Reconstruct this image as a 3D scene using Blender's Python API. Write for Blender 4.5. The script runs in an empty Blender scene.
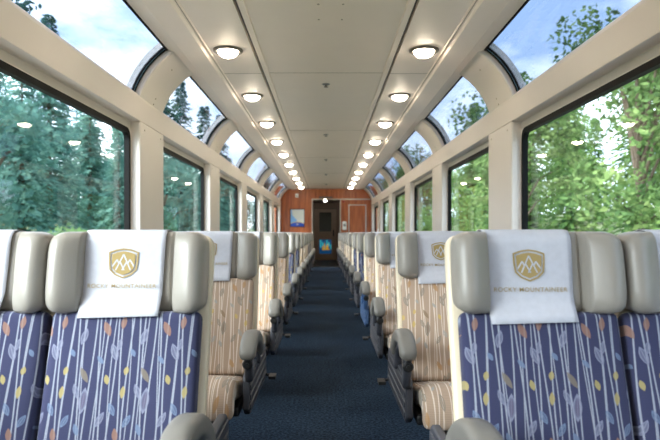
import bpy, math, random
from mathutils import Vector, Matrix
random.seed(7)
sc = bpy.context.scene
COL = sc.collection
PI = math.pi

# ------------------------------------------------------------------ camera
EYE = 1.03
F = 600.0
cd = bpy.data.cameras.new('camera'); cam = bpy.data.objects.new('camera', cd); COL.objects.link(cam)
cam.location = (0, 0, EYE); cam.rotation_euler = (PI/2, 0, 0)
cd.sensor_width = 36; cd.lens = F*36/660
cd.shift_x = (330-326)/660; cd.shift_y = (233-220)/660
cd.clip_start = 0.02; cd.clip_end = 400
cd.dof.use_dof = True; cd.dof.focus_distance = 2.5; cd.dof.aperture_fstop = 4.0
sc.camera = cam

# ------------------------------------------------------------------ world: bright overcast sky
W = bpy.data.worlds.new('sky'); sc.world = W; W.use_nodes = True
nt = W.node_tree; nt.nodes.clear()
o = nt.nodes.new('ShaderNodeOutputWorld'); bg = nt.nodes.new('ShaderNodeBackground')
tc = nt.nodes.new('ShaderNodeTexCoord'); nz = nt.nodes.new('ShaderNodeTexNoise')
mp = nt.nodes.new('ShaderNodeMapping'); mp.inputs['Scale'].default_value = (1.2, 1.2, 3.0)
nz.inputs['Scale'].default_value = 3.2; nz.inputs['Detail'].default_value = 6; nz.inputs['Roughness'].default_value = .6
rp = nt.nodes.new('ShaderNodeValToRGB')
rp.color_ramp.elements[0].position = .38; rp.color_ramp.elements[0].color = (.30, .40, .58, 1)
rp.color_ramp.elements[1].position = .62; rp.color_ramp.elements[1].color = (.92, .94, 1.0, 1)
nt.links.new(tc.outputs['Generated'], mp.inputs['Vector']); nt.links.new(mp.outputs[0], nz.inputs['Vector'])
sx = nt.nodes.new('ShaderNodeSeparateXYZ'); nt.links.new(tc.outputs['Generated'], sx.inputs[0])
md = nt.nodes.new('ShaderNodeMath'); md.operation = 'MULTIPLY_ADD'; md.inputs[1].default_value = -.16     # bluer towards the right of the car
nt.links.new(sx.outputs[0], md.inputs[0]); nt.links.new(nz.outputs['Fac'], md.inputs[2]); nt.links.new(md.outputs[0], rp.inputs['Fac']); nt.links.new(rp.outputs[0], bg.inputs['Color'])
ms = nt.nodes.new('ShaderNodeMath'); ms.operation = 'MULTIPLY_ADD'; ms.inputs[1].default_value = -1.5; ms.inputs[2].default_value = 3.5   # brighter sky on the left
nt.links.new(sx.outputs[0], ms.inputs[0]); nt.links.new(ms.outputs[0], bg.inputs['Strength'])
nt.links.new(bg.outputs[0], o.inputs['Surface'])
# soft bright sun behind thin cloud, from the left and behind the camera
sl = bpy.data.lights.new('sun', 'SUN'); sl.energy = 4.0; sl.angle = math.radians(30); sl.color = (1, .98, .96)
so = bpy.data.objects.new('sun', sl); COL.objects.link(so)
so.rotation_euler = Vector((math.cos(math.radians(27))*math.cos(math.radians(36)), math.sin(math.radians(36))*math.cos(math.radians(27)), -math.sin(math.radians(27)))).to_track_quat('-Z', 'Y').to_euler()
LAMP = 23.0          # emission strength of the ceiling lamp globes
LAMPCOL = (1.0, .85, .66, 1)

sc.view_settings.view_transform = 'Standard'; sc.view_settings.look = 'None'
sc.view_settings.gamma = 1; sc.view_settings.exposure = 1.1; sc.view_settings.use_curve_mapping = False
cy = sc.cycles
cy.max_bounces = 10; cy.diffuse_bounces = 6; cy.glossy_bounces = 4; cy.transmission_bounces = 8
cy.transparent_max_bounces = 40; cy.use_denoising = True; cy.sample_clamp_indirect = 6
cy.caustics_reflective = False; cy.caustics_refractive = False

# ------------------------------------------------------------------ materials
def srgb(r, g, b):
    f = lambda c: (c/255)/12.92 if c/255 <= .04045 else ((c/255+.055)/1.055)**2.4
    return (f(r), f(g), f(b), 1)
M = {}
def pmat(name, col, rough=.5, metal=0, noise=0, nscale=40, bump=0, bscale=200, spec=.5, emis=None, es=0, coat=0, transl=0):
    m = bpy.data.materials.new(name); m.use_nodes = True; t = m.node_tree
    b = t.nodes['Principled BSDF']
    b.inputs['Base Color'].default_value = col; b.inputs['Roughness'].default_value = rough
    b.inputs['Metallic'].default_value = metal; b.inputs['Specular IOR Level'].default_value = spec
    b.inputs['Coat Weight'].default_value = coat
    if emis: b.inputs['Emission Color'].default_value = emis; b.inputs['Emission Strength'].default_value = es
    c = t.nodes.new('ShaderNodeTexCoord')
    n = t.nodes.new('ShaderNodeTexNoise'); n.inputs['Scale'].default_value = nscale; n.inputs['Detail'].default_value = 4
    t.links.new(c.outputs['Object'], n.inputs['Vector'])
    mx = t.nodes.new('ShaderNodeMix'); mx.data_type = 'RGBA'
    mx.inputs['A'].default_value = tuple(max(0, x*(1-noise)) for x in col[:3])+(1,)
    mx.inputs['B'].default_value = tuple(min(1, x*(1+noise)) for x in col[:3])+(1,)
    t.links.new(n.outputs['Fac'], mx.inputs['Factor']); t.links.new(mx.outputs['Result'], b.inputs['Base Color'])
    if bump:
        n2 = t.nodes.new('ShaderNodeTexNoise'); n2.inputs['Scale'].default_value = bscale; n2.inputs['Detail'].default_value = 3
        t.links.new(c.outputs['Object'], n2.inputs['Vector'])
        bp = t.nodes.new('ShaderNodeBump'); bp.inputs['Strength'].default_value = bump; bp.inputs['Distance'].default_value = .004
        t.links.new(n2.outputs['Fac'], bp.inputs['Height']); t.links.new(bp.outputs[0], b.inputs['Normal'])
    M[name] = m
    return m
pmat('cream', srgb(228, 220, 213), .42, noise=.03, nscale=3, spec=.4)
pmat('cream_header', srgb(220, 211, 203), .45, noise=.03, nscale=3, spec=.4)
pmat('ceiling', srgb(245, 232, 220), .5, noise=.035, nscale=4, spec=.3)
pmat('groove', srgb(70, 64, 58), .5)
pmat('seam', srgb(168, 156, 138), .6)
pmat('gasket', srgb(9, 10, 12), .7, spec=.2)
pmat('edge_refraction', srgb(120, 165, 200), .25)
pmat('alu', srgb(150, 150, 150), .35, metal=.9)
pmat('bronze_ring', srgb(120, 112, 104), .35, metal=.7)
pmat('leather', srgb(139, 135, 128), .32, noise=.05, nscale=14, bump=.15, bscale=260, spec=.5)
pmat('leather_arm', srgb(116, 114, 110), .42, noise=.05, nscale=20, bump=.1, spec=.5)
pmat('shell', srgb(214, 202, 178), .45, noise=.03, nscale=6)
pmat('dark_plastic', srgb(60, 62, 70), .42, noise=.1, nscale=20, spec=.5)
pmat('blue_plastic', srgb(66, 96, 140), .42, noise=.1, nscale=20)
pmat('black_metal', srgb(24, 25, 28), .5)
pmat('cloth', srgb(188, 191, 201), .9, noise=.10, nscale=60, bump=.35, bscale=700, spec=.1)
pmat('gold_print', srgb(158, 139, 94), .8, spec=.1)
pmat('soil', srgb(104, 112, 74), .95, noise=.3, nscale=1.5)
pmat('bounce_ballast', srgb(176, 172, 164), .95, noise=.25, nscale=12)
pmat('bark', srgb(82, 70, 58), .95, noise=.3, nscale=8)
pmat('white_plastic', srgb(225, 225, 222), .4)
pmat('grey_window', srgb(120, 120, 120), .4)
pmat('red_plastic', srgb(150, 30, 24), .4)
pmat('brushed', srgb(178, 172, 162), .35, metal=.6, noise=.05)
pmat('door_brown', srgb(150, 130, 112), .4, noise=.12, nscale=6)
pmat('corridor', srgb(128, 106, 90), .5, noise=.1, nscale=4)
pmat('dark_frame', srgb(60, 26, 20), .4)
pmat('globe', (1, .9, .75, 1), .4, emis=LAMPCOL, es=LAMP)
pmat('lamp_globe_bright', (1, .95, .85, 1), .4, emis=(1, .9, .75, 1), es=160)
pmat('gold_glow', srgb(190, 140, 50), .5, emis=srgb(230, 170, 60), es=.25)  # gold given its own glow in place of light falling on it

def carpet_mat():
    m = bpy.data.materials.new('carpet'); m.use_nodes = True; t = m.node_tree; b = t.nodes['Principled BSDF']
    c = t.nodes.new('ShaderNodeTexCoord')
    def noise(s, d=3):
        n = t.nodes.new('ShaderNodeTexNoise'); n.inputs['Scale'].default_value = s; n.inputs['Detail'].default_value = d
        t.links.new(c.outputs['Object'], n.inputs['Vector']); return n
    n1 = noise(70, 4); n2 = noise(5)
    r = t.nodes.new('ShaderNodeValToRGB'); e = r.color_ramp.elements
    e[0].position = .35; e[0].color = srgb(18, 26, 40); e[1].position = .68; e[1].color = srgb(54, 74, 94)
    t.links.new(n1.outputs['Fac'], r.inputs['Fac'])
    mx = t.nodes.new('ShaderNodeMix'); mx.data_type = 'RGBA'; mx.blend_type = 'MULTIPLY'; mx.inputs['Factor'].default_value = .35
    t.links.new(r.outputs[0], mx.inputs['A']); t.links.new(n2.outputs['Fac'], mx.inputs['B'])
    t.links.new(mx.outputs['Result'], b.inputs['Base Color']); b.inputs['Roughness'].default_value = .95
    b.inputs['Specular IOR Level'].default_value = .1
    bp = t.nodes.new('ShaderNodeBump'); bp.inputs['Strength'].default_value = .8; bp.inputs['Distance'].default_value = .006
    n3 = noise(160); t.links.new(n3.outputs['Fac'], bp.inputs['Height']); t.links.new(bp.outputs[0], b.inputs['Normal'])
    M['carpet'] = m
carpet_mat()

def wood_mat():
    m = bpy.data.materials.new('wood'); m.use_nodes = True; t = m.node_tree; b = t.nodes['Principled BSDF']
    c = t.nodes.new('ShaderNodeTexCoord'); mp = t.nodes.new('ShaderNodeMapping'); mp.inputs['Scale'].default_value = (14, 14, .9)
    n = t.nodes.new('ShaderNodeTexNoise'); n.inputs['Scale'].default_value = 2.2; n.inputs['Detail'].default_value = 6
    t.links.new(c.outputs['Object'], mp.inputs['Vector']); t.links.new(mp.outputs[0], n.inputs['Vector'])
    r = t.nodes.new('ShaderNodeValToRGB'); e = r.color_ramp.elements
    e[0].position = .3; e[0].color = srgb(140, 66, 30); e[1].position = .7; e[1].color = srgb(192, 108, 56)
    t.links.new(n.outputs['Fac'], r.inputs['Fac']); t.links.new(r.outputs[0], b.inputs['Base Color'])
    b.inputs['Roughness'].default_value = .4; M['wood'] = m
wood_mat()

def glass_mat(name, tint):
    m = bpy.data.materials.new(name); m.use_nodes = True; t = m.node_tree; t.nodes.clear()
    o = t.nodes.new('ShaderNodeOutputMaterial'); mx = t.nodes.new('ShaderNodeMixShader')
    tr = t.nodes.new('ShaderNodeBsdfTransparent'); tr.inputs['Color'].default_value = tint
    gl = t.nodes.new('ShaderNodeBsdfGlossy'); gl.inputs['Roughness'].default_value = .0
    fr = t.nodes.new('ShaderNodeFresnel'); fr.inputs['IOR'].default_value = 1.45
    geo = t.nodes.new('ShaderNodeNewGeometry')
    ma = t.nodes.new('ShaderNodeMath'); ma.operation = 'MULTIPLY'; ma.inputs[1].default_value = 1.0
    # flat fresnel for either side of the pane
    lw = t.nodes.new('ShaderNodeLayerWeight'); lw.inputs['Blend'].default_value = .5
    p = t.nodes.new('ShaderNodeMath'); p.operation = 'POWER'; p.inputs[1].default_value = 5.0
    s = t.nodes.new('ShaderNodeMath'); s.operation = 'MULTIPLY_ADD'; s.inputs[1].default_value = .50; s.inputs[2].default_value = .02
    t.links.new(lw.outputs['Facing'], p.inputs[0]); t.links.new(p.outputs[0], s.inputs[0])
    t.links.new(s.outputs[0], mx.inputs[0]); t.links.new(tr.outputs[0], mx.inputs[1]); t.links.new(gl.outputs[0], mx.inputs[2])
    t.links.new(mx.outputs[0], o.inputs['Surface']); M[name] = m
glass_mat('glass', (.93, .97, .96, 1)); glass_mat('glass_dome', (.46, .50, .54, 1))

def leaf_mat(name, c1, c2, c3):
    m = bpy.data.materials.new(name); m.use_nodes = True; t = m.node_tree; t.nodes.clear()
    o = t.nodes.new('ShaderNodeOutputMaterial'); mx = t.nodes.new('ShaderNodeMixShader'); mx.inputs[0].default_value = .4
    d = t.nodes.new('ShaderNodeBsdfDiffuse'); tl = t.nodes.new('ShaderNodeBsdfTranslucent')
    c = t.nodes.new('ShaderNodeTexCoord'); n = t.nodes.new('ShaderNodeTexNoise'); n.inputs['Scale'].default_value = 1.3; n.inputs['Detail'].default_value = 5
    t.links.new(c.outputs['Object'], n.inputs['Vector'])
    r = t.nodes.new('ShaderNodeValToRGB'); e = r.color_ramp.elements
    e[0].position = .35; e[0].color = c1; e[1].position = .66; e[1].color = c3
    k = e.new(.5); k.color = c2
    t.links.new(n.outputs['Fac'], r.inputs['Fac'])
    t.links.new(r.outputs[0], d.inputs['Color']); t.links.new(r.outputs[0], tl.inputs['Color'])
    t.links.new(d.outputs[0], mx.inputs[1]); t.links.new(tl.outputs[0], mx.inputs[2]); t.links.new(mx.outputs[0], o.inputs['Surface'])
    M[name] = m
leaf_mat('spruce', srgb(58, 92, 88), srgb(86, 128, 118), srgb(126, 164, 148))
leaf_mat('birch', srgb(92, 122, 84), srgb(126, 158, 104), srgb(168, 190, 124))
leaf_mat('maple', srgb(72, 96, 60), srgb(102, 130, 78), srgb(142, 162, 104))
leaf_mat('fir', srgb(58, 84, 52), srgb(88, 118, 66), srgb(126, 152, 84))

def fabric_mat(name, bgc, linec, cols):
    m = bpy.data.materials.new(name); m.use_nodes = True; t = m.node_tree; b = t.nodes['Principled BSDF']; L = t.links.new
    def mth(op, a, bb=None, c=None, clamp=False):
        n = t.nodes.new('ShaderNodeMath'); n.operation = op; n.use_clamp = clamp
        for i, v in enumerate((a, bb, c)):
            if v is None: continue
            if isinstance(v, (int, float)): n.inputs[i].default_value = v
            else: L(v, n.inputs[i])
        return n.outputs[0]
    uv = t.nodes.new('ShaderNodeUVMap'); uv.uv_map = 'UVMap'
    sp = t.nodes.new('ShaderNodeSeparateXYZ'); L(uv.outputs[0], sp.inputs[0]); U, V = sp.outputs[0], sp.outputs[1]
    TW, TH = .163, .353
    uu = mth('DIVIDE', U, TW/8); i = mth('FLOOR', uu); f = mth('SUBTRACT', uu, i)
    ph = mth('ADD', mth('MULTIPLY', V, 9.0), mth('MULTIPLY', i, 2.3))
    cen = mth('MULTIPLY_ADD', mth('SINE', ph), .30, .5)
    ds = mth('ABSOLUTE', mth('SUBTRACT', f, cen))
    line = mth('SUBTRACT', 1.0, mth('SMOOTHSTEP' if False else 'MULTIPLY', mth('SUBTRACT', ds, .072), 25.0), clamp=True)
    c2 = mth('MULTIPLY_ADD', mth('SINE', mth('ADD', mth('MULTIPLY', V, 8.0), mth('MULTIPLY', i, 1.9))), .34, .5)
    l2 = mth('SUBTRACT', 1.0, mth('MULTIPLY', mth('SUBTRACT', mth('ABSOLUTE', mth('SUBTRACT', f, c2)), .045), 25.0), clamp=True)
    l2 = mth('MULTIPLY', l2, mth('GREATER_THAN', mth('FRACT', mth('MULTIPLY', i, .5)), .25))
    line = mth('MAXIMUM', line, l2)
    tn = t.nodes.new('ShaderNodeTexNoise'); tn.inputs['Scale'].default_value = 260; L(uv.outputs[0], tn.inputs['Vector'])
    line = mth('MULTIPLY', line, mth('MULTIPLY_ADD', tn.outputs['Fac'], .5, .55, clamp=True))
    def mix(fac, A, B):
        n = t.nodes.new('ShaderNodeMix'); n.data_type = 'RGBA'
        if isinstance(fac, (int, float)): n.inputs['Factor'].default_value = fac
        else: L(fac, n.inputs['Factor'])
        for s, v in (('A', A), ('B', B)):
            if isinstance(v, tuple): n.inputs[s].default_value = v
            else: L(v, n.inputs[s])
        return n.outputs['Result']
    # weave
    wv = mth('MULTIPLY_ADD', mth('SINE', mth('MULTIPLY', V, 1600.0)), .5, .5)
    base = mix(mth('MULTIPLY', wv, .35), bgc, tuple(min(1, x*1.5) for x in bgc[:3])+(1,))
    col = mix(line, base, linec)
    a = mth('MULTIPLY', mth('FRACT', mth('DIVIDE', mth('ADD', U, 1.63+.06), TW)), TW)
    bb = mth('MULTIPLY', mth('FRACT', mth('DIVIDE', mth('MULTIPLY', V, -1.0), TH)), TH)
    cx = t.nodes.new('ShaderNodeCombineXYZ'); L(a, cx.inputs[0]); L(bb, cx.inputs[1])
    S = .00093
    leaves = [(125,62,24,12,-25,0,0),(172,44,20,10,8,0,0),(166,108,18,9,10,1,1),(153,130,27,13,-20,1,1),(114,152,15,8,-40,2,0),
              (207,132,13,8,-30,2,0),(235,85,25,12,16,1,1),(138,208,15,9,-15,3,0),(192,183,13,9,12,3,0),(187,243,18,9,5,3,0),
              (247,195,25,10,-30,4,0),(228,240,22,10,-20,1,1),(252,266,37,15,5,1,2),(160,290,20,10,-25,2,1),(128,318,24,11,28,1,1),
              (205,322,20,10,30,2,1),(240,345,18,9,-20,2,0),(176,360,20,10,-8,0,0)]
    for (x, y, hl, hw, ang, ci, st) in leaves:
        mp = t.nodes.new('ShaderNodeMapping'); mp.vector_type = 'TEXTURE'; L(cx.outputs[0], mp.inputs['Vector'])
        mp.inputs['Location'].default_value = ((x-100)*S, (y-5)*S, 0)
        mp.inputs['Rotation'].default_value = (0, 0, math.radians(ang)); mp.inputs['Scale'].default_value = (hw*S*.82, hl*S, 1)
        s2 = t.nodes.new('ShaderNodeSeparateXYZ'); L(mp.outputs[0], s2.inputs[0])
        q = mth('ADD', mth('ABSOLUTE', s2.outputs[0]), mth('MULTIPLY', s2.outputs[1], s2.outputs[1]))
        inside = mth('LESS_THAN', q, 1.0)
        if st:
            ring = mth('GREATER_THAN', q, .72); vein = mth('LESS_THAN', mth('ABSOLUTE', s2.outputs[0]), .13)
            fac = mth('MULTIPLY', inside, mth('MULTIPLY_ADD', mth('MAXIMUM', ring, vein), .45, .5))
        else:
            fac = mth('MULTIPLY', inside, .85)
        col = mix(fac, col, cols[ci])
        if st == 2:
            inner = mth('MULTIPLY', mth('LESS_THAN', q, .5), .5); col = mix(inner, col, cols[5])
    L(col, b.inputs['Base Color']); b.inputs['Roughness'].default_value = .9; b.inputs['Specular IOR Level'].default_value = .15
    b.inputs['Sheen Weight'].default_value = .1
    bp = t.nodes.new('ShaderNodeBump'); bp.inputs['Strength'].default_value = .25; bp.inputs['Distance'].default_value = .001
    L(wv, bp.inputs['Height']); L(bp.outputs[0], b.inputs['Normal'])
    M[name] = m
fabric_mat('fabric_blue', srgb(51, 54, 81), srgb(150, 156, 170),
           [srgb(132, 102, 90), srgb(118, 122, 144), srgb(100, 116, 144), srgb(154, 142, 96), srgb(112, 104, 94), srgb(80, 72, 96)])
fabric_mat('fabric_tan', srgb(166, 145, 128), srgb(226, 214, 200),
           [srgb(176, 138, 100), srgb(140, 132, 122), srgb(158, 158, 154), srgb(196, 170, 104), srgb(140, 120, 98), srgb(120, 100, 84)])
# ------------------------------------------------------------------ mesh helpers
class MB:
    def __init__(s): s.v = []; s.f = []; s.uv = None
    def box(s, x0, x1, y0, y1, z0, z1):
        n = len(s.v)
        s.v += [(x0,y0,z0),(x1,y0,z0),(x1,y1,z0),(x0,y1,z0),(x0,y0,z1),(x1,y0,z1),(x1,y1,z1),(x0,y1,z1)]
        s.f += [tuple(n+i for i in q) for q in ((0,3,2,1),(4,5,6,7),(0,1,5,4),(1,2,6,5),(2,3,7,6),(3,0,4,7))]
        return s
    def poly(s, pts, a0, a1, axis='y'):
        """extrude 2-D polygon; axis y: pts are (x,z); axis x: pts are (y,z); axis z: (x,y)"""
        n = len(s.v); k = len(pts)
        for a in (a0, a1):
            for p, q in pts:
                s.v.append((p, a, q) if axis == 'y' else (a, p, q) if axis == 'x' else (p, q, a))
        s.f.append(tuple(range(n, n+k))); s.f.append(tuple(range(n+2*k-1, n+k-1, -1)))
        for i in range(k):
            j = (i+1) % k; s.f.append((n+j, n+i, n+k+i, n+k+j))
        return s
    def loft(s, rings, caps=True, closed=True, flip=False):
        n = len(s.v); k = len(rings[0])
        for r in rings: s.v += [tuple(p) for p in r]
        for a in range(len(rings)-1):
            for i in range(k if closed else k-1):
                j = (i+1) % k
                q = (n+a*k+i, n+a*k+j, n+(a+1)*k+j, n+(a+1)*k+i)
                s.f.append(q)
        if caps and closed:
            s.f.append(tuple(range(n+k-1, n-1, -1))); s.f.append(tuple(range(n+(len(rings)-1)*k, n+len(rings)*k)))
        return s
    def lathe(s, prof, cx, cy, cz, seg=28, axis='z', a0=0, a1=2*PI):
        rings = []
        for r, h in prof:
            ring = []
            for i in range(seg):
                a = 2*PI*i/seg
                if axis == 'z': ring.append((cx+r*math.cos(a), cy+r*math.sin(a), cz+h))
                elif axis == 'y': ring.append((cx+r*math.cos(a), cy+h, cz+r*math.sin(a)))
                else: ring.append((cx+h, cy+r*math.cos(a), cz+r*math.sin(a)))
            rings.append(ring)
        return s.loft(rings)
    def tube(s, pts, r, seg=10):
        rings = []
        pts = [Vector(p) for p in pts]
        for i, p in enumerate(pts):
            d = (pts[min(i+1, len(pts)-1)]-pts[max(i-1, 0)]).normalized()
            u = d.cross(Vector((0.3, .1, 1)) if abs(d.z) < .9 else Vector((1, 0, 0))).normalized(); w = d.cross(u)
            rr = r[i] if isinstance(r, (list, tuple)) else r
            rings.append([p+rr*(math.cos(2*PI*k/seg)*u+math.sin(2*PI*k/seg)*w) for k in range(seg)])
        return s.loft(rings)
    def build(s, name, mat, parent=None, smooth=False, bevel=0, segs=2, loc=None, label=None, recalc=True):
        me = bpy.data.meshes.new(name); me.from_pydata([tuple(p) for p in s.v], [], s.f)
        if s.uv:
            ul = me.uv_layers.new(name='UVMap')
            for lp in me.loops: ul.data[lp.index].uv = s.uv[lp.vertex_index]
        if recalc:
            import bmesh
            b = bmesh.new(); b.from_mesh(me); bmesh.ops.recalc_face_normals(b, faces=b.faces); b.to_mesh(me); b.free()
        me.materials.append(M[mat] if isinstance(mat, str) else mat)
        if smooth:
            me.shade_smooth()
        ob = bpy.data.objects.new(name, me); COL.objects.link(ob)
        if parent: ob.parent = parent
        if loc: ob.location = loc
        if bevel:
            md = ob.modifiers.new('bevel', 'BEVEL'); md.width = bevel; md.segments = segs; md.limit_method = 'ANGLE'; md.angle_limit = math.radians(40)
        if label: ob['label'] = label
        return ob
def empty(name, loc=(0, 0, 0)):
    e = bpy.data.objects.new(name, None); e.location = loc; e.empty_display_size = .1; COL.objects.link(e); return e
def tag(ob, label, cat, group=None):
    ob['label'] = label; ob['category'] = cat
    if group: ob['group'] = group
    return ob
def struct(ob): ob['kind'] = 'structure'; return ob
def kids(o_, pool): return [c for c in pool if c.parent is o_]
def copy_tree(o_, pool, parent=None):
    c = o_.copy(); COL.objects.link(c)
    if parent: c.parent = parent
    for ch in kids(o_, pool): copy_tree(ch, pool, c)
    return c
def selfpool(root):
    out = [root]
    for q in list(COL.objects):
        p = q.parent
        while p:
            if p is root: out.append(q); break
            p = p.parent
    return out
ORD = ['nearest', 'second', 'third', 'fourth', 'fifth', 'sixth', 'seventh', 'eighth', 'ninth', 'tenth', 'eleventh', 'twelfth', 'thirteenth']

# ------------------------------------------------------------------ the car shell
Y0, D = -3.6, 18.1
Hc = EYE+1.33                        # flat ceiling height
P, FR, GX = 1.36, 1.433, 1.49        # pillar face, window frame plane, glass plane
struct(MB().box(-1.6, 1.6, Y0, D, -.1, 0).build('floor', 'carpet'))
PIL = [(4.40+2.66*k, 5.03+2.66*k) for k in range(-3, 6)]
AC, AH = .793, EYE+.82               # centre of the dome arc
def arc(r, a): return (AC+r*math.cos(a), AH+r*math.sin(a))
A0, A1 = math.radians(17.5), math.radians(55)
for sd, nm in ((-1, 'left'), (1, 'right')):
    mb = MB(); mb.poly([(sd*FR, 0), (sd*FR, EYE-.22), (sd*1.47, EYE-.22), (sd*1.47, 0)], Y0, D)
    w = struct(mb.build('wall_'+nm, 'cream'))
    # window header with its recessed strip
    hb = MB(); pts = [(P, .82), (FR, .815), (FR, .766), (1.47, .766), (1.47, 1.03), (1.425, 1.034), (1.40, 1.034), (1.366, 1.005), (1.360, .985)]
    hb.poly([(sd*x, EYE+h) for x, h in pts], Y0, D)
    struct(hb.build('trim_header', 'cream_header', bevel=.004))
    # beam along the ceiling edge and light panel
# ceiling: one slab with its profile
prof = [(0, 1.335), (.470, 1.335), (.474, 1.326), (.512, 1.326), (.514, 1.352), (.533, 1.352), (.535, 1.33), (.846, 1.33),
        (.850, 1.323), (.872, 1.323), (.886, 1.309), (1.035, 1.304), (1.052, 1.311), (1.150, 1.338), (1.168, 1.352), (1.20, 1.40), (1.20, 1.48), (0, 1.48)]
full = [(x, EYE+h) for x, h in prof] + [(-x, EYE+h) for x, h in reversed(prof[1:-1])]
cm = MB(); n = len(full)
cl = struct(cm.poly(full, Y0, D).build('ceiling', 'ceiling'))
# dark rails in the grooves and cross seams
for sd in (-1, 1):
    struct(MB().box(sd*.523-.006, sd*.523+.006, Y0, D, EYE+1.345, EYE+1.3535).build('trim_rail', 'groove'))
    struct(MB().box(sd*.858-.003, sd*.858+.003, Y0, D, EYE+1.3218, EYE+1.3245).build('trim_bead', 'seam'))
for k in range(-2, 5):
    y = 5.0+2.8*k
    mb = MB(); mb.box(-.470, .470, y-.004, y+.004, EYE+1.3335, EYE+1.336)
    for sd in (-1, 1): mb.box(sd*.69-.155, sd*.69+.155, y-.004, y+.004, EYE+1.3285, EYE+1.331)
    struct(mb.build('trim_seam', 'seam'))
# pillars and dome ribs
tn = 0
for sd in (-1, 1):
    for (a, b) in PIL:
        if a > D-.3: continue
        b2 = min(b, D)
        tn += 1
        p_ = struct(MB().box(min(sd*P, sd*1.47), max(sd*P, sd*1.47), a, b2, 0, EYE+.822).build('trim_%d' % tn, 'cream', bevel=.012, segs=3))
        sm = MB()
        for hh, yy in ((.77, a+.10), (.77, b2-.10)): sm.lathe([(.0, -.003), (.007, -.002), (.007, .002), (0, .003)], sd*P, yy, EYE+hh, 10, 'x')
        sm.build('screw', 'seam', p_)
        tn += 1
        ra, rb = .600, .72
        K = 26; rings = []
        e = .014
        for k in range(K+1):
            t = math.radians(13)+(math.radians(60)-math.radians(13))*k/K
            x0, z0 = arc(ra, t); x0e, z0e = arc(ra+e*.9, t); xm, zm = arc(ra+.03, t); x1, z1 = arc(rb, t)
            xe, ze = arc(ra+e*.27, t)
            pr = [(x1, a, z1), (xm, a, zm), (x0e, a, z0e), (xe, a+e*.27, ze), (x0, a+e, z0), (x0, b2-e, z0), (xe, b2-e*.27, ze), (x0e, b2, z0e), (x1, b2, z1)]
            rings.append([(sd*x, y, z) for x, y, z in pr])
        r_ = struct(MB().loft(rings).build('trim_%d' % tn, 'cream'))
        sm = MB()
        for ang in (19, 23.5):
            xx, zz = arc(ra, math.radians(ang)); sm.lathe([(.0, -.004), (.007, -.002), (.007, .002), (0, .004)], sd*xx, a+.33, zz, 10, 'x')
        xx, zz = arc(ra, math.radians(48)); sm.lathe([(.0, -.004), (.008, -.002), (.008, .002), (0, .004)], sd*xx, a+.25, zz, 10, 'x')
        sm.build('screw', 'seam', r_)

def rrect(y0, y1, z0, z1, r, n=8):
    pts = []
    for cy_, cz_, a in ((y1-r, z1-r, 0), (y0+r, z1-r, PI/2), (y0+r, z0+r, PI), (y1-r, z0+r, 1.5*PI)):
        for k in range(n+1):
            t = a+PI/2*k/n; pts.append((cy_+r*math.cos(t), cz_+r*math.sin(t)))
    return pts
def ring_mesh(mb, outer, inner, x0, x1):
    rings = []
    for pts, x in ((outer, x0), (inner, x0), (inner, x1), (outer, x1)):
        rings.append([(x, p, q) for p, q in pts])
    rings.append(rings[0])
    return mb.loft(rings, caps=False)
def sq_ring(y0, y1, z0, z1, like):  # project a rounded ring out to its bounding rectangle
    out = []
    for (p, q) in like:
        cyy, czz = (y0+y1)/2, (z0+z1)/2
        dy, dz = p-cyy, q-czz
        s_ = min((y1-y0)/2/abs(dy) if dy else 9, (z1-z0)/2/abs(dz) if dz else 9)
        out.append((cyy+dy*s_, czz+dz*s_))
    return out
wn = 0
spans = [(PIL[i][1], PIL[i+1][0]) for i in range(len(PIL)-1) if PIL[i+1][0] <= D+.5]
spans = [(a, min(b, D)) for a, b in spans if a < D-.2]
for sd in (-1, 1):
    for (a, b) in spans:
        wn += 1
        z0, z1 = EYE-.22, EYE+.766
        g_out = rrect(a+.008, b-.008, z0+.005, z1-.004, .075); g_in = rrect(a+.042, b-.042, z0+.04, z1-.040, .055)
        w = struct(empty('window_%d' % wn, (sd*FR, (a+b)/2, z0)))
        L_ = lambda pts: [(p-(a+b)/2, q-z0) for p, q in pts]
        ring_mesh(MB(), L_(sq_ring(a, b, z0, z1, g_out)), L_(g_out), 0, sd*.036).build('window_frame', 'cream', w)
        ring_mesh(MB(), L_(g_out), L_(g_in), -sd*.003, sd*.034).build('gasket', 'gasket', w)
        MB().box(min(sd*.026, sd*.032), max(sd*.026, sd*.032), a+.02-(a+b)/2, b-.02-(a+b)/2, .02, z1-z0-.02).build('pane', 'glass', w)
        # curved dome window
        wn += 1
        d_ = struct(empty('window_%d' % wn, (sd*1.3, (a+b)/2, EYE+1.03))); off = Vector((sd*1.3, (a+b)/2, EYE+1.03))
        K = 20
        def strip(r0, r1, y0, y1, t0, t1):
            rings = []
            for k in range(K+1):
                t = t0+(t1-t0)*k/K
                q = [(arc(r0, t), y0), (arc(r0, t), y1), (arc(r1, t), y1), (arc(r1, t), y0)]
                rings.append([Vector((sd*p[0], yy, p[1]))-off for p, yy in q])
            return MB().loft(rings)
        ga, gb = math.radians(14), math.radians(57)
        strip(.650, .656, a-.03, b+.03, ga, gb).build('pane', 'glass_dome', d_, smooth=False)
        for y_, s_ in ((a, 1), (b, -1)):
            strip(.640, .66, min(y_, y_+s_*.022), max(y_, y_+s_*.022), ga, gb).build('gasket', 'gasket', d_)
            strip(.645, .66, min(y_+s_*.022, y_+s_*.030), max(y_+s_*.022, y_+s_*.030), ga, gb).build('glazing_edge_refraction', 'edge_refraction', d_)  # pale blue strip painted in for refraction at the double-glazing edge
            strip(.645, .66, min(y_+s_*.030, y_+s_*.042), max(y_+s_*.030, y_+s_*.042), ga, gb).build('gasket', 'gasket', d_)
        strip(.636, .66, a, b, math.radians(53.8), math.radians(56)).build('gasket', 'gasket', d_)

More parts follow.
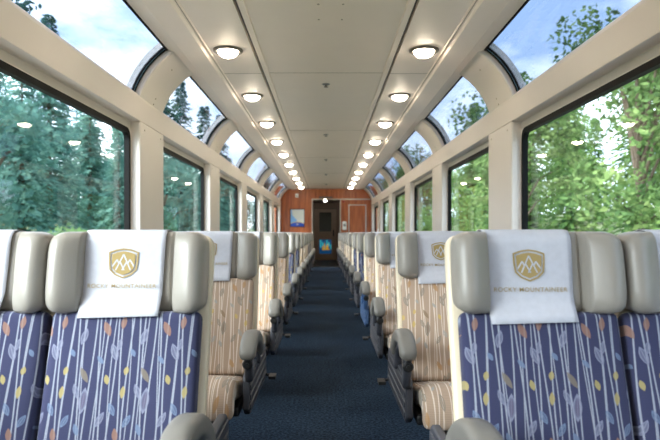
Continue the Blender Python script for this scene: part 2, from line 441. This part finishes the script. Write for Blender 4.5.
# ------------------------------------------------------------------ far wooden end wall and doorway
DX0, DX1, DZ = -.40, .415, EYE+1.0
wb = MB()
struct(MB().box(-1.56, DX0, D, D+.06, 0, EYE+1.42).build('wall_end', 'wood'))
struct(MB().box(DX1, 1.56, D, D+.06, 0, EYE+1.42).build('wall_end', 'wood'))
struct(MB().box(DX0, DX1, D, D+.06, DZ, EYE+1.42).build('wall_end', 'wood'))
for x in (-1.2, -.8, .72, 1.16): struct(MB().box(x-.003, x+.003, D-.002, D+.01, 0, EYE+1.33).build('trim_joint', 'dark_frame'))
struct(MB().box(DX0-.035, DX0, D-.02, D+.06, 0, DZ+.035).build('trim_door', 'brushed', bevel=.004))
struct(MB().box(DX1, DX1+.035, D-.02, D+.06, 0, DZ+.035).build('trim_door', 'brushed', bevel=.004))
struct(MB().box(DX0, DX1, D-.02, D+.06, DZ, DZ+.035).build('trim_door', 'brushed', bevel=.004))
struct(MB().box(DX1+.035, 1.36, D-.02, D, DZ+.0, DZ+.035).build('trim_band', 'brushed', bevel=.004))
struct(MB().box(-1.6, 1.6, Y0-.1, Y0, 0, EYE+1.48).build('wall_rear', 'cream'))
# vestibule beyond
V1 = 22.4
struct(MB().box(-.62, .72, D, V1+1.2, -.1, 0).build('floor_vestibule', 'black_metal'))
struct(MB().box(-.72, -.62, D+.06, V1+1.2, 0, EYE+1.2).build('wall_vestibule_left', 'corridor'))
struct(MB().box(.72, .82, D+.06, V1+1.2, 0, EYE+1.2).build('wall_vestibule_right', 'corridor'))
struct(MB().box(-.72, .82, D+.06, V1+1.2, EYE+1.12, EYE+1.2).build('ceiling_vestibule', 'corridor'))
struct(MB().box(-.72, .82, V1+1.2, V1+1.3, 0, EYE+1.2).build('wall_vestibule_end', 'black_metal'))
struct(MB().box(-.62, -.455, V1-.05, V1, 0, EYE+1.12).build('wall_partition', 'corridor'))
struct(MB().box(.405, .72, V1-.05, V1, 0, EYE+1.12).build('wall_partition', 'corridor'))
struct(MB().box(-.455, .405, V1-.05, V1, EYE+.92, EYE+1.12).build('wall_partition', 'corridor'))
dr = struct(empty('door_1', (-.025, V1-.03, 0)))
mb = MB()
def leafbox(x0, x1, z0, z1): mb.box(x0, x1, -.02, .02, z0, z1)
LX = .42
leafbox(-LX, -.24, .02, EYE+.90); leafbox(.24, LX, .02, EYE+.90); leafbox(-.24, .24, .02, EYE-.80)
leafbox(-.24, .24, EYE-.22, EYE+.03); leafbox(-.24, .24, EYE+.80, EYE+.90)
mb.build('door_leaf', 'door_brown', dr)
for z0, z1 in ((EYE-.80, EYE-.22), (EYE+.03, EYE+.80)):
    f_ = MB()
    f_.box(-.25, -.225, -.03, .03, z0, z1); f_.box(.225, .25, -.03, .03, z0, z1); f_.box(-.225, .225, -.03, .03, z0, z0+.025); f_.box(-.225, .225, -.03, .03, z1-.025, z1)
    wf = f_.build('window_frame', 'door_brown', dr)
    MB().box(-.225, .225, -.004, .004, z0+.025, z1-.025).build('pane', 'glass', wf)
MB().box(.28, .33, -.06, -.02, EYE-.12, EYE+.12).build('door_handle', 'black_metal', dr, bevel=.01)
kp = MB().box(-.38, .38, -.028, -.02, .06, .08).build('kick_strip', 'gold_print', dr)
# blue display behind the lower pane; its lighting is put into glowing colours
ds = tag(empty('display_case', (-.03, V1+.75, 0)), 'glowing blue display case glimpsed through the lower door window', 'display case')
pmat('display_blue_glow', srgb(20, 90, 150), .5, emis=srgb(24, 90, 150), es=.16)
pmat('display_cyan_glow', srgb(60, 190, 200), .5, emis=srgb(70, 200, 210), es=.3)
MB().box(-.34, .34, .0, .30, 0, EYE-.84).build('cabinet', 'black_metal', ds, bevel=.01)
MB().box(-.34, .34, .20, .24, EYE-.84, EYE-.10).build('back_panel', 'display_blue_glow', ds)
mb = MB()
for i in range(7): mb.box(-.26+.08*i-.02, -.26+.08*i+.025, .17, .199, EYE-.62+.05*(i % 3), EYE-.45+.09*((i*2) % 3))
mb.build('cyan_panels', 'display_cyan_glow', ds)
mb = MB(); mb.box(-.12, .16, .10, .16, EYE-.66, EYE-.60)
for x, h in ((-.09, .10), (-.03, .22), (.05, .13), (.10, .20)): mb.lathe([(.022, 0), (.028, h*.4), (.016, h*.8), (.004, h)], x, .13, EYE-.60, 10)
mb.build('gold_ornament', 'gold_glow', ds)
# vestibule lamp
vl = tag(empty('vestibule_lamp', (-.025, 19.6, EYE+1.12)), 'small bright round lamp on the dark ceiling just beyond the doorway', 'lamp')
MB().lathe([(0, 0), (.07, 0), (.075, -.02), (.05, -.03), (0, -.03)], 0, 0, 0, 20).build('mount', 'bronze_ring', vl)
MB().lathe([(.03, -.03), (.045, -.05), (.042, -.07), (.024, -.085), (.002, -.09)], 0, 0, 0, 20).build('globe', 'lamp_globe_bright', vl, smooth=True)

# framed map poster
def poster_mat():
    m = bpy.data.materials.new('poster'); m.use_nodes = True; t = m.node_tree; b = t.nodes['Principled BSDF']; L = t.links.new
    c = t.nodes.new('ShaderNodeTexCoord'); sp = t.nodes.new('ShaderNodeSeparateXYZ'); L(c.outputs['Object'], sp.inputs[0])
    def mth(op, a, bb=None, cc=None):
        n = t.nodes.new('ShaderNodeMath'); n.operation = op
        for i, v in enumerate((a, bb, cc)):
            if v is None: continue
            if isinstance(v, (int, float)): n.inputs[i].default_value = v
            else: L(v, n.inputs[i])
        return n.outputs[0]
    def mix(f, A, B):
        n = t.nodes.new('ShaderNodeMix'); n.data_type = 'RGBA'; L(f, n.inputs['Factor'])
        for s, v in (('A', A), ('B', B)):
            if isinstance(v, tuple): n.inputs[s].default_value = v
            else: L(v, n.inputs[s])
        return n.outputs['Result']
    nz = t.nodes.new('ShaderNodeTexNoise'); nz.inputs['Scale'].default_value = 6; nz.inputs['Detail'].default_value = 4; L(c.outputs['Object'], nz.inputs['Vector'])
    X, Z = sp.outputs[0], sp.outputs[2]
    land = mix(nz.outputs['Fac'], srgb(212, 222, 214), srgb(236, 234, 226))
    sea = mth('LESS_THAN', mth('ADD', X, mth('MULTIPLY', nz.outputs['Fac'], -.18)), mth('MULTIPLY_ADD', Z, -.45, -.17))
    col = mix(sea, land, srgb(120, 178, 232))
    bx = mth('LESS_THAN', Z, mth('MULTIPLY_ADD', mth('MULTIPLY', X, X), -1.1, -.115)); col = mix(bx, col, srgb(216, 190, 130))
    bl = mth('LESS_THAN', Z, mth('MULTIPLY_ADD', mth('MULTIPLY', X, X), -1.1, -.135)); col = mix(bl, col, srgb(22, 72, 176))
    lg = mth('MULTIPLY', mth('LESS_THAN', mth('ABSOLUTE', X), .022), mth('LESS_THAN', mth('ABSOLUTE', mth('ADD', Z, .19)), .022)); col = mix(lg, col, srgb(200, 190, 170))
    L(col, b.inputs['Base Color']); b.inputs['Roughness'].default_value = .3; M['poster'] = m
poster_mat()
fp = tag(empty('framed_poster', (-.865, D-.02, EYE+.455)), 'framed pale map poster with a blue bottom band on the wooden end wall', 'poster')
mb = MB(); hw, hh = .225, .275
mb.box(-hw, hw, 0, .019, hh-.022, hh); mb.box(-hw, hw, 0, .019, -hh, -hh+.022); mb.box(-hw, -hw+.022, 0, .019, -hh+.022, hh-.022); mb.box(hw-.022, hw, 0, .019, -hh+.022, hh-.022)
mb.build('frame', 'dark_frame', fp)
MB().box(-hw+.022, hw-.022, .010, .018, -hh+.022, hh-.022).build('print', 'poster', fp)
# thermostat, sign, dispenser, call button, hatch frame
th = tag(MB().box(-.045, .045, -.035, 0, -.06, .06).build('thermostat', 'white_plastic', bevel=.012, loc=(-.88, D, EYE+1.13)), 'small white box high on the wooden wall above the poster', 'thermostat')
MB().box(-.02, .02, -.038, -.035, -.035, -.008).build('dial', 'grey_window', th)
dp = tag(empty('name_plate', (-.01, D-.001, DZ+.075)), 'small dark plate centred above the doorway on the wood wall', 'sign')
MB().box(-.20, .20, -.012, 0, -.022, .022).build('plate', 'black_metal', dp, bevel=.004)
MB().box(-.185, .185, -.015, -.012, -.010, .010).build('strip', 'grey_window', dp)
sd_ = tag(empty('soap_dispenser', (.555, D, EYE+.20)), 'white wall-mounted dispenser just right of the doorway', 'dispenser')
MB().box(-.065, .065, -.09, 0, -.11, .15).build('body', 'white_plastic', sd_, bevel=.03, segs=3)
MB().box(-.035, .035, -.094, -.088, .00, .07).build('viewing_window', 'grey_window', sd_, bevel=.01)
MB().lathe([(.0, -.14), (.018, -.138), (.02, -.11), (0, -.108)], 0, -.05, 0, 12).build('nozzle', 'grey_window', sd_)
tag(MB().lathe([(0, -.03), (.02, -.03), (.03, -.015), (.034, 0), (0, 0)], .53, D, EYE+.95, 16, 'y').build('call_button', 'red_plastic'), 'small red round button high beside the doorway', 'button')
hf = tag(empty('wall_hatch', (.945, D, 0)), 'wooden hatch with a silver frame right of the doorway', 'hatch')
mb = MB(); hx = .27
mb.box(-hx, -hx+.028, -.018, 0, .12, EYE+.86); mb.box(hx-.028, hx, -.018, 0, .12, EYE+.86); mb.box(-hx+.028, hx-.028, -.018, 0, EYE+.832, EYE+.86); mb.box(-hx+.028, hx-.028, -.018, 0, .12, .148)
mb.build('frame', 'brushed', hf)
MB().box(-hx+.03, hx-.03, -.010, 0, .15, EYE+.83).build('panel', 'wood', hf)

# ------------------------------------------------------------------ ceiling lamps
def lamp_proto():
    r = empty('ceiling_light')
    MB().lathe([(.066, .012), (.106, .012), (.108, 0), (.105, -.012), (.092, -.018), (.078, -.013), (.066, 0)], 0, 0, 0, 40).build('ring', 'bronze_ring', r, smooth=True)
    pr = [(.073, -.006)]+[(.073*math.cos(t*PI/2/9), -.012-.045*math.sin(t*PI/2/9)) for t in range(0, 9)]+[(.002, -.057)]
    MB().lathe(pr, 0, 0, 0, 36).build('globe', 'globe', r, smooth=True)
    return r
lp = lamp_proto(); pool = selfpool(lp); first = True
for sd, nm in ((-1, 'left'), (1, 'right')):
    for k in range(-5, 10):
        y = 4.36+1.436*k+(0 if sd < 0 else .0)
        if y > D-.2: continue
        q = lp if first else copy_tree(lp, pool); first = False
        q.location = (sd*.712, y, Hc)
        if k >= 0: lab = 'round warm ceiling light, %s in the %s row%s' % (ORD[k], nm, '' if k else ', largest in view')
        else: lab = 'round warm ceiling light overhead in the %s row, %s before the largest visible one' % (nm, ['', 'one', 'two', 'three', 'four', 'five'][-k])
        tag(q, lab, 'ceiling light', 'round ceiling lights in two rows')
# sprinkler heads
sp0 = empty('sprinkler_head')
MB().lathe([(0, .004), (.034, .004), (.036, -.003), (.022, -.010), (0, -.010)], 0, 0, 0, 20).build('escutcheon', 'alu', sp0, smooth=False)
MB().lathe([(.008, -.008), (.008, -.022), (.02, -.024), (.02, -.027), (0, -.028)], 0, 0, 0, 14).build('nozzle', 'bronze_ring', sp0)
pool = selfpool(sp0)
for k in range(5):
    q = sp0 if k == 0 else copy_tree(sp0, pool)
    q.location = (.0, 5.38+2.75*k, EYE+1.335)
    tag(q, 'small round metal sprinkler head on the centre ceiling panel, %s along the car' % ORD[k], 'sprinkler', 'sprinkler heads on the centre ceiling panel')
mb = MB()
for x in (-.045, .10):
    for y in (3.5, 3.75): mb.lathe([(0, .001), (.007, .001), (.007, -.003), (0, -.004)], x, y, EYE+1.335, 8)
struct(mb.build('trim_screws', 'seam'))

# ------------------------------------------------------------------ seats
def supell(n, p, a, b):
    out = []
    for i in range(n):
        t = 2*PI*(i+.5)/n; c, s = math.cos(t), math.sin(t)
        out.append((a*math.copysign(abs(c)**(2/p), c), b*math.copysign(abs(s)**(2/p), s)))
    return out
def resample(path, n):
    P_ = [Vector(p) for p in path]
    # catmull-rom
    dense = []
    for i in range(len(P_)-1):
        p0, p1, p2, p3 = P_[max(i-1, 0)], P_[i], P_[i+1], P_[min(i+2, len(P_)-1)]
        for k in range(16):
            t = k/16
            dense.append(.5*((2*p1)+(-p0+p2)*t+(2*p0-5*p1+4*p2-p3)*t*t+(-p0+3*p1-3*p2+p3)*t**3))
    dense.append(P_[-1])
    d = [0]
    for i in range(1, len(dense)): d.append(d[-1]+(dense[i]-dense[i-1]).length)
    return dense, d
def at_len(dense, d, s):
    for i in range(1, len(d)):
        if d[i] >= s or i == len(d)-1:
            f = (s-d[i-1])/max(1e-9, d[i]-d[i-1]); p = dense[i-1].lerp(dense[i], min(1, max(0, f)))
            a = dense[max(0, i-3)]; b = dense[min(len(dense)-1, i+2)]
            return p, (b-a).normalized()
def pillow(path, hw, ht, r, x0=0, p=5, n=28, ring=44, bulge=0, r0=None, uvtop=True):
    """soft slab following a (y,z) path, hw half width in x, ht half thickness, r end rounding"""
    dense, d = resample([(0, y, z) for y, z in path], n); T = d[-1]; r0 = r if r0 is None else r0
    ss = [0]+[r0*(1-math.cos(PI/2*k/5)) for k in range(1, 5)]+[r0+(T-r-r0)*k/n for k in range(n+1)]+[T-r*(1-math.cos(PI/2*k/5)) for k in range(4, 0, -1)]+[T]
    mb = MB(); rings = []; mb.uv = []
    for s in ss:
        pt, tg = at_len(dense, d, s); nrm = Vector((0, tg.z, -tg.y))
        ins = 0
        if s < r0: ins = r0-math.sqrt(max(0, r0*r0-(r0-s)**2)); rr = r0
        elif s > T-r: ins = r-math.sqrt(max(0, r*r-(r-(T-s))**2)); rr = r
        w = hw-ins*.9; h = ht*(1-(ins/(r if s > T/2 else r0))*.8) if ins else ht
        ringp = []
        for (a, b) in supell(ring, p, w, h):
            bb = b*(1+bulge*(1-(a/w)**2)*math.sin(PI*min(1, max(0, s/T))))
            q = pt+nrm*bb; ringp.append((x0+a, q.y, q.z)); mb.uv.append((a+x0+.5, s-T))
        rings.append(ringp)
    mb.loft(rings)
    return mb
def yback(z):
    z = max(.25, z); return -(1.03-z)*.20-(max(0, .9-z))*.10
def headrest_mesh(lift=0):
    hw = .2185; m = 40; rings = []; rc = .050
    xs_ = [hw-rc*(1-math.cos(PI/2*k/9)) for k in range(0, 10)]
    xs_ = [x*1.0 for x in xs_]+[hw-rc-.004*k for k in range(1, 12)]+[.121, .116, .110, .08, .04]
    xs_ = [-x for x in xs_]+[0]+xs_[::-1]
    for x in sorted(xs_):
        ax = abs(x); ins = 0
        if ax > hw-rc: ins = rc-math.sqrt(max(0, rc*rc-(rc-(hw-ax))**2))
        q = min(1, max(0, (ax-.124)/.105)); bump = .45*min(1, q*14)+.55*math.sin(PI/2*min(1, q*1.35)) if q > 0 else 0
        yf = -.112-.070*bump+.010*math.exp(-((ax-.122)/.005)**2)
        yb = -.045; k = 1-ins/rc
        yc, ry = (yb+yf)/2, (yb-yf)/2*(.30+.70*k**.7); rz = .114-ins*.62
        rings.append([(x, yc+b-(1.03-(.920+a))*.16, .920+a+lift*(.5-a/.228)) for (b, a) in supell(m, 4.0, ry, rz)])
    return MB().loft(rings)
def cover_mesh():
    zs = []
    path = [(-.040, .90), (-.030, .96), (-.026, 1.010), (-.036, 1.034), (-.070, 1.0385), (-.100, 1.036), (-.1165, 1.020)]
    z = 1.0
    while z > .805:
        path.append((-.1185-(1.03-z)*.17-.50*max(0, .862-z), z)); z -= .02
    path.append((-.1185-(1.03-.802)*.17-0.50*.060, .802))
    rings = []
    for (y, z) in path:
        row = []
        for i in range(17):
            u = -1+i/8; k = max(0, (1.0-z))/.2
            w = .116-.005*k
            row.append((u*w, y+(.0018*math.sin(u*4+z*9)*k*abs(u)) + (.004*k*u*u), z+.004*u*k*0-(.003*(1-u)*k)))
        rings.append(row)
    mb = MB().loft(rings, caps=False, closed=False)
    return mb
def emblem_parts():
    """shield with mountain peaks (outline, field and peaks) and the words below; x,z plane facing -y"""
    def flat(polys, y):
        mb = MB()
        for pts in polys: mb.poly_xz = None; mb.poly(pts, y, y-.0004, 'y')
        return mb
    W2 = .040
    def shield(s):
        return [(-W2*s, .030*s), (-.020*s, .037*s), (0, .040*s), (.020*s, .037*s), (W2*s, .030*s), (W2*s*.98, .005*s), (W2*.90*s, -.018*s), (.022*s, -.032*s), (0, -.041*s), (-.022*s, -.032*s), (-W2*.90*s, -.018*s), (-W2*s*.98, .005*s)]
    outer, mid, inner = shield(1.06), shield(.95), shield(.84)
    ringb = MB()
    k = len(outer)
    rr = [[(p, 0, q) for p, q in outer], [(p, -.0004, q) for p, q in outer], [(p, -.0004, q) for p, q in mid], [(p, 0, q) for p, q in mid]]
    rr.append(rr[0]); ringb.loft(rr, caps=False)
    field = MB().poly(inner, 0, -.0004, 'y')
    def stroke(a, b, w=.0032):
        a, b = Vector(a), Vector(b); n = (b-a).normalized(); n = Vector((-n.y, n.x))*w/2
        return [tuple(a+n), tuple(b+n), tuple(b-n), tuple(a-n)]
    pk = MB()
    for a, b in (((-.031, -.010), (-.018, .010)), ((-.018, .010), (-.012, -.002)), ((.031, -.010), (.018, .010)), ((.018, .010), (.012, -.002)),
                 ((-.021, -.020), (0, .025)), ((0, .025), (.021, -.020)), ((-.0095, .004), (.003, -.020)), ((.0095, .004), (-.003, -.020))):
        pk.poly(stroke(a, b, .0036), -.0004, -.0009, 'y')
    return ringb, field, pk
def text_mesh(txt, width, height):
    cu = bpy.data.curves.new('t', 'FONT'); cu.body = txt; cu.align_x = 'CENTER'; cu.size = 1; cu.extrude = .0; cu.space_character = 1.12; cu.resolution_u = 6
    cu.offset = .004
    ob = bpy.data.objects.new('t', cu); COL.objects.link(ob)
    bpy.context.view_layer.update()
    me = bpy.data.meshes.new_from_object(ob.evaluated_get(bpy.context.evaluated_depsgraph_get()))
    xs = [v.co.x for v in me.vertices]; ys = [v.co.y for v in me.vertices]
    sx = width/(max(xs)-min(xs)); sy = height/(max(ys)-min(ys)); cx = (max(xs)+min(xs))/2; c2 = (max(ys)+min(ys))/2
    for v in me.vertices: v.co = Vector(((v.co.x-cx)*sx, 0, (v.co.y-c2)*sy))
    bpy.data.objects.remove(ob); bpy.data.curves.remove(cu)
    me.materials.clear(); me.materials.append(M['gold_print'])
    return me
TXT = text_mesh('ROCKY MOUNTAINEER', .192, .0115)

def make_seat(side, kind, fab, base='dark_plastic'):
    """side: -1 left of the aisle, 1 right. kind: aisle / window"""
    s = -side                      # direction (x sign) of the aisle
    r = empty('train_seat')
    shell_path = [(yback(z)-.022, z) for z in (.30, .42, .55, .70, .85, .95, 1.022)]
    pillow(shell_path, .207 if kind == 'aisle' else .198, .024, .035, x0=s*.008 if kind == 'aisle' else 0, p=7, r0=.02).build('seat_shell', 'shell', r, smooth=True)
    bp = [(yback(z)-.083, z) for z in (.37, .48, .58, .70, .820 if side > 0 else .808)]
    pillow(bp, .205 if kind == 'aisle' else .208, .036, .02, x0=-s*.005 if kind == 'aisle' else s*.007, p=6, bulge=.12).build('backrest', fab, r, smooth=True)
    cp = [(-.235, .318), (-.35, .332), (-.48, .358), (-.56, .380), (-.615, .368), (-.642, .33), (-.640, .285)]
    pillow(cp, .193, .050, .02, x0=-s*.014, p=5, bulge=.12).build('seat_cushion', fab, r, smooth=True)
    hr = headrest_mesh(.014 if side > 0 else 0).build('headrest', 'leather', r, smooth=True)
    hr.location = (-s*.006, 0, 0)
    cv = cover_mesh().build('headrest_cover', 'cloth', r, smooth=True)
    cv.location = (-.014 if side > 0 else -.022, 0, 0)
    md = cv.modifiers.new('cloth', 'SOLIDIFY'); md.thickness = .0012; md.offset = 1
    tilt = math.atan(.17)
    rg, fd, pk = emblem_parts()
    def put(ob, z, dy=.0031):
        ob.rotation_euler = (-tilt, 0, 0); ob.location = (0, -.1185-(1.03-z)*.17-dy, z)
    e1 = rg.build('emblem', 'gold_print', cv); put(e1, .945)
    e2 = fd.build('emblem_field', 'gold_print', cv); put(e2, .945)
    e3 = pk.build('emblem_peaks', 'cloth', cv); put(e3, .945)
    tx = bpy.data.objects.new('lettering', TXT); COL.objects.link(tx); tx.parent = cv; put(tx, .882, .0056)
    fb = MB().box(-.19, .19, -.56, -.05, .265, .305).build('seat_frame', 'black_metal', r, bevel=.01)
    for y in (-.48, -.12):
        MB().poly([(-.03, 0), (.03, 0), (.022, .266), (-.022, .266)], y-.03, y+.03, 'y').build('leg', 'black_metal', r, bevel=.005)
    if kind == 'aisle':
        pillow([(yback(z)-.055, z) for z in (.32, .45, .60, .79)], .0075, .012, .006, x0=-s*.2145, n=10, ring=12).build('gap_shade_strip', 'black_metal', r, smooth=True)  # black strip standing in for the shade in the gap between paired seats
        xa = s*.220
        pts = [(.10, .272), (-.54, .272), (-.575, .30), (-.570, .42), (-.545, .445), (-.40, .450), (-.16, .458), (.08, .455), (.115, .43), (.12, .28)]
        bpn = MB().poly(pts, xa-.015, xa+.015, 'x').build('side_panel', base, r, bevel=.008, segs=3)
        ri = MB()
        for z in (.295, .335, .375, .412): ri.box(min(xa+s*.012, xa+s*.0185), max(xa+s*.012, xa+s*.0185), -.555, .09, z, z+.022)
        ri.build('ridges', base, bpn, bevel=.003)
        # armrest support: inverted U with front post
        xs = s*.232
        path = [(-.560, .43), (-.585, .48), (-.590, .53), (-.565, .568), (-.50, .582), (-.42, .572), (-.35, .545), (-.30, .50), (-.275, .44)]
        dense, d = resample([(0, y, z) for y, z in path], 30); rings = []
        for k in range(37):
            pt, tg = at_len(dense, d, d[-1]*k/36); nrm = Vector((0, tg.z, -tg.y))
            rings.append([(xs+a, (pt+nrm*b).y, (pt+nrm*b).z) for a, b in supell(14, 3.5, .017, .026)])
        arm = MB().loft(rings).build('armrest', base, r, smooth=True)
        path = [(-.275, .500), (-.315, .545), (-.38, .585), (-.46, .606), (-.54, .606), (-.595, .584), (-.617, .556), (-.618, .538)]
        path = [(y_, z_-(.022 if side < 0 else 0)) for y_, z_ in path]
        pm = pillow(path, .034, .030, .025, x0=xs, p=3.2, n=22, ring=28)
        pm.build('armrest_pad', 'leather_arm', arm, smooth=True)
        kn = MB().lathe([(0, -.004), (.019, -.004), (.021, -.016), (.016, -.022), (.008, -.022), (.008, -.030), (0, -.030)], xs, -.606, .512 if side > 0 else .497, 20, 'y')
        kn.build('knob', 'black_metal', arm)
        pd = MB().tube([(xs, .06, .30), (xs+s*.02, .06, .295), (xs+s*.045, .045, .292)], .007, 8)
        pd.box(min(xs+s*.025, xs+s*.06), max(xs+s*.025, xs+s*.06), .0, .08, .285, .300)
        pd.build('recline_pedal', 'black_metal', r)
    return r
cache = {}
rowcol = ['blue', 'tan', 'tan', 'tan', 'blue', 'blue', 'tan', 'tan', 'tan', 'blue', 'blue', 'tan', 'tan']
words = {'blue': 'blue', 'tan': 'tan'}
for k in range(13):
    for side, nm in ((-1, 'left'), (1, 'right')):
        for kind, cx in (('aisle', .55), ('window', .991)):
            base = 'blue_plastic' if (k == 3 and side == 1) else 'dark_plastic'
            key = (side, kind, rowcol[k], base)
            if key not in cache:
                q = make_seat(side, kind, 'fabric_'+rowcol[k], base); cache[key] = (q, selfpool(q))
            else: q = copy_tree(cache[key][0], cache[key][1])
            q.location = (side*cx, (1.83 if side < 0 else 1.72)+1.22*k, 0)
            lab = '%s leaf-patterned %s seat in the %s row%s, %s of the aisle' % (rowcol[k], kind, ORD[k], '' if k == 0 else ' back', nm)
            if kind == 'aisle' and base == 'blue_plastic': lab = 'tan leaf-patterned aisle seat with a blue armrest, fourth row back, right of the aisle'
            tag(q, lab, 'train seat', 'train seats in rows along the aisle')

# ------------------------------------------------------------------ outside
gm = MB(); G0 = -1.3
xs = [-90, -40, -20, -12, -7, -4.6, 4.6, 7, 12, 20, 40, 90]; zs_ = [9, 4, 1.0, -.3, -1.1, -1.5, -1.5, -1.1, -.3, 1.0, 4, 9]
rings = [[(x, y, z) for x, z in zip(xs, zs_)] for y in (-30, 0, 30, 60, 100, 160)]
struct(gm.loft(rings, caps=False, closed=False).build('ground', 'soil'))
struct(MB().box(-4.4, 4.4, -30, 160, -1.6, -1.42).build('bounce_ballast_bed', 'bounce_ballast'))  # unseen pale gravel added to bounce sky light up to the ceiling
def gz(x):
    for i in range(len(xs)-1):
        if xs[i] <= x <= xs[i+1]: return zs_[i]+(zs_[i+1]-zs_[i])*(x-xs[i])/(xs[i+1]-xs[i])
def card(mb, c, d, w, l):
    d = d.normalized(); u = d.cross(Vector((random.gauss(0, 1), random.gauss(0, 1), random.gauss(0, 1)))).normalized()*w/2
    n = len(mb.v); e = d*l
    mb.v += [tuple(c-u*.4), tuple(c+e*.5-u), tuple(c+e), tuple(c+e*.5+u), tuple(c+u*.4)]; mb.f.append((n, n+1, n+2, n+3, n+4))
def conifer(h, r, seedv, mat):
    random.seed(seedv); root = empty('conifer_tree'); mb = MB()
    z = h*.06
    while z < h*.99:
        f = 1-z/h; R = r*(f**.8)*random.uniform(.85, 1.1)+.08
        nb = random.choice([5, 6, 7]) if f > .3 else 4
        a0 = random.random()*6
        for b in range(nb):
            a = a0+2*PI*b/nb+random.uniform(-.3, .3); RR = R*random.uniform(.7, 1.1)
            steps = max(3, int(RR/.12))
            for k in range(steps):
                t = (k+.6)/steps; c = Vector((math.cos(a)*RR*t, math.sin(a)*RR*t, z-.28*RR*t*t+random.uniform(-.04, .04)))
                for s_ in (-1, 1):
                    dd = Vector((math.cos(a+s_*.8), math.sin(a+s_*.8), -.35+random.uniform(-.2, .2)))
                    card(mb, c, dd, random.uniform(.07, .13), random.uniform(.22, .42)*(1.1-.5*t))
        z += (.12+.08*f)*random.uniform(.5, 1.5)
    mb.build('foliage', mat, root, recalc=False)
    MB().tube([(0, 0, -.3), (0, 0, h*.5), (0, 0, h*.97)], [.13+h*.008, .08, .015], 8).build('trunk', 'bark', root)
    return root
def broadleaf(h, r, seedv, mat, name='broadleaf_tree', n=5200):
    random.seed(seedv); root = empty(name); mb = MB(); br = MB()
    tr = h*.22
    br.tube([(0, 0, -.3), (.05, 0, tr), (0, .08, h*.8)], [.12+h*.008, .1, .03], 8)
    blobs = []
    for i in range(16):
        a = random.random()*6.28; zz = random.uniform(.22, .92)*h; k = math.sin(PI*min(1, zz/h*.95))**.6
        rad = r*k*random.uniform(.25, .75); c = Vector((math.cos(a)*rad, math.sin(a)*rad, zz)); blobs.append((c, r*random.uniform(.32, .5)))
        br.tube([(0, 0, max(tr*.7, zz*.55)), tuple(c*.5+Vector((0, 0, zz*.4))), tuple(c)], [.06, .035, .012], 6)
    for i in range(n):
        c, R = random.choice(blobs); v = Vector((random.gauss(0, 1), random.gauss(0, 1), random.gauss(0, 1))).normalized()*R*random.random()**.35
        v.z *= .8
        card(mb, c+v, Vector((random.gauss(0, 1), random.gauss(0, 1), random.gauss(-.2, .6))), random.uniform(.08, .15), random.uniform(.13, .24))
    mb.build('foliage', mat, root, recalc=False); br.build('trunk', 'bark', root)
    return root
protoL = [conifer(9, 2.1, 1, 'spruce'), conifer(12, 2.5, 2, 'spruce'), broadleaf(7, 2.4, 3, 'spruce'), broadleaf(3.2, 1.8, 4, 'birch', 'roadside_bush', 3000)]
protoR = [conifer(9, 2.2, 5, 'fir'), broadleaf(8, 2.7, 6, 'maple'), broadleaf(10, 3.0, 7, 'maple', n=6500), broadleaf(3.4, 2.0, 8, 'maple', 'roadside_bush', 3200)]
used = {}
def put_tree(pr, x, y, sc_, rz, lab, cat, grp):
    if id(pr) in used: q = copy_tree(pr, used[id(pr)])
    else: q = pr; used[id(pr)] = selfpool(pr)
    q.location = (x, y, gz(x)-.1); q.scale = (sc_, sc_, sc_); q.rotation_euler = (0, 0, rz)
    tag(q, lab, cat, grp)
random.seed(11)
LAB = {('L', 0): 'blue-green conifer tree in the woods outside the left-hand windows', ('L', 2): 'dusky green leafy tree in the woods outside the left-hand windows', ('L', 3): 'pale green bush beside the track outside the left-hand windows',
       ('R', 0): 'dark green conifer tree in the woods outside the right-hand windows', ('R', 1): 'bright green leafy tree in the woods outside the right-hand windows', ('R', 3): 'bright green bush beside the track outside the right-hand windows'}
def lab(sd, i):
    k = {0: 0, 1: 0, 2: 2, 3: 3}[i] if sd == 'L' else {0: 0, 1: 1, 2: 1, 3: 3}[i]
    cat = 'bush' if k == 3 else 'tree'
    return LAB[(sd, k)], cat, ('bushes' if k == 3 else 'conifers' if k == 0 else 'leafy trees')+' outside the '+('left' if sd == 'L' else 'right')+' windows'
RAD = {0: 2.1, 1: 2.5, 2: 2.5, 3: 1.9}
RADR = {0: 2.2, 1: 2.8, 2: 3.1, 3: 2.1}
for sd, sg, protos in (('L', -1, protoL), ('R', 1, protoR)):
    placed = []; rad = RAD if sd == 'L' else RADR
    def try_put(i, x, y, sc_):
        r_ = rad[i]*sc_
        for (px, py, pr) in placed:
            if (px-x)**2+(py-y)**2 < (1.07*(pr+r_))**2: return False
        placed.append((x, y, r_)); put_tree(protos[i], sg*x, y, sc_, random.random()*6.28, *lab(sd, i)); return True
    for band, tries in (((8.2, 11.5), 900), ((12, 17), 1200), ((18, 30), 1500), ((5.9, 7.6), 400)):
        for _ in range(tries):
            x = random.uniform(*band); y = random.uniform(3, 95) if sd == 'L' else random.uniform(-6, 95)
            if band[0] < 6: try_put(3, x, y, random.uniform(.6, .95)); continue
            i = random.choice([2, 2, 0] if sd == 'L' else [1, 1, 2, 0])
            if y > 32 and sd == 'L': i = random.choice([0, 1, 2])
            top = {0: 9, 1: 12, 2: 7}[i] if sd == 'L' else {0: 9, 1: 8, 2: 10}[i]
            lim = .70*x+1.6 if y < 30 else .80*x+6
            if sd == 'R' and y < 30: lim = .80*x+3
            sc_ = min(1.35, lim/top)*random.uniform(.85, 1.0)
            try_put(i, x, y, sc_)
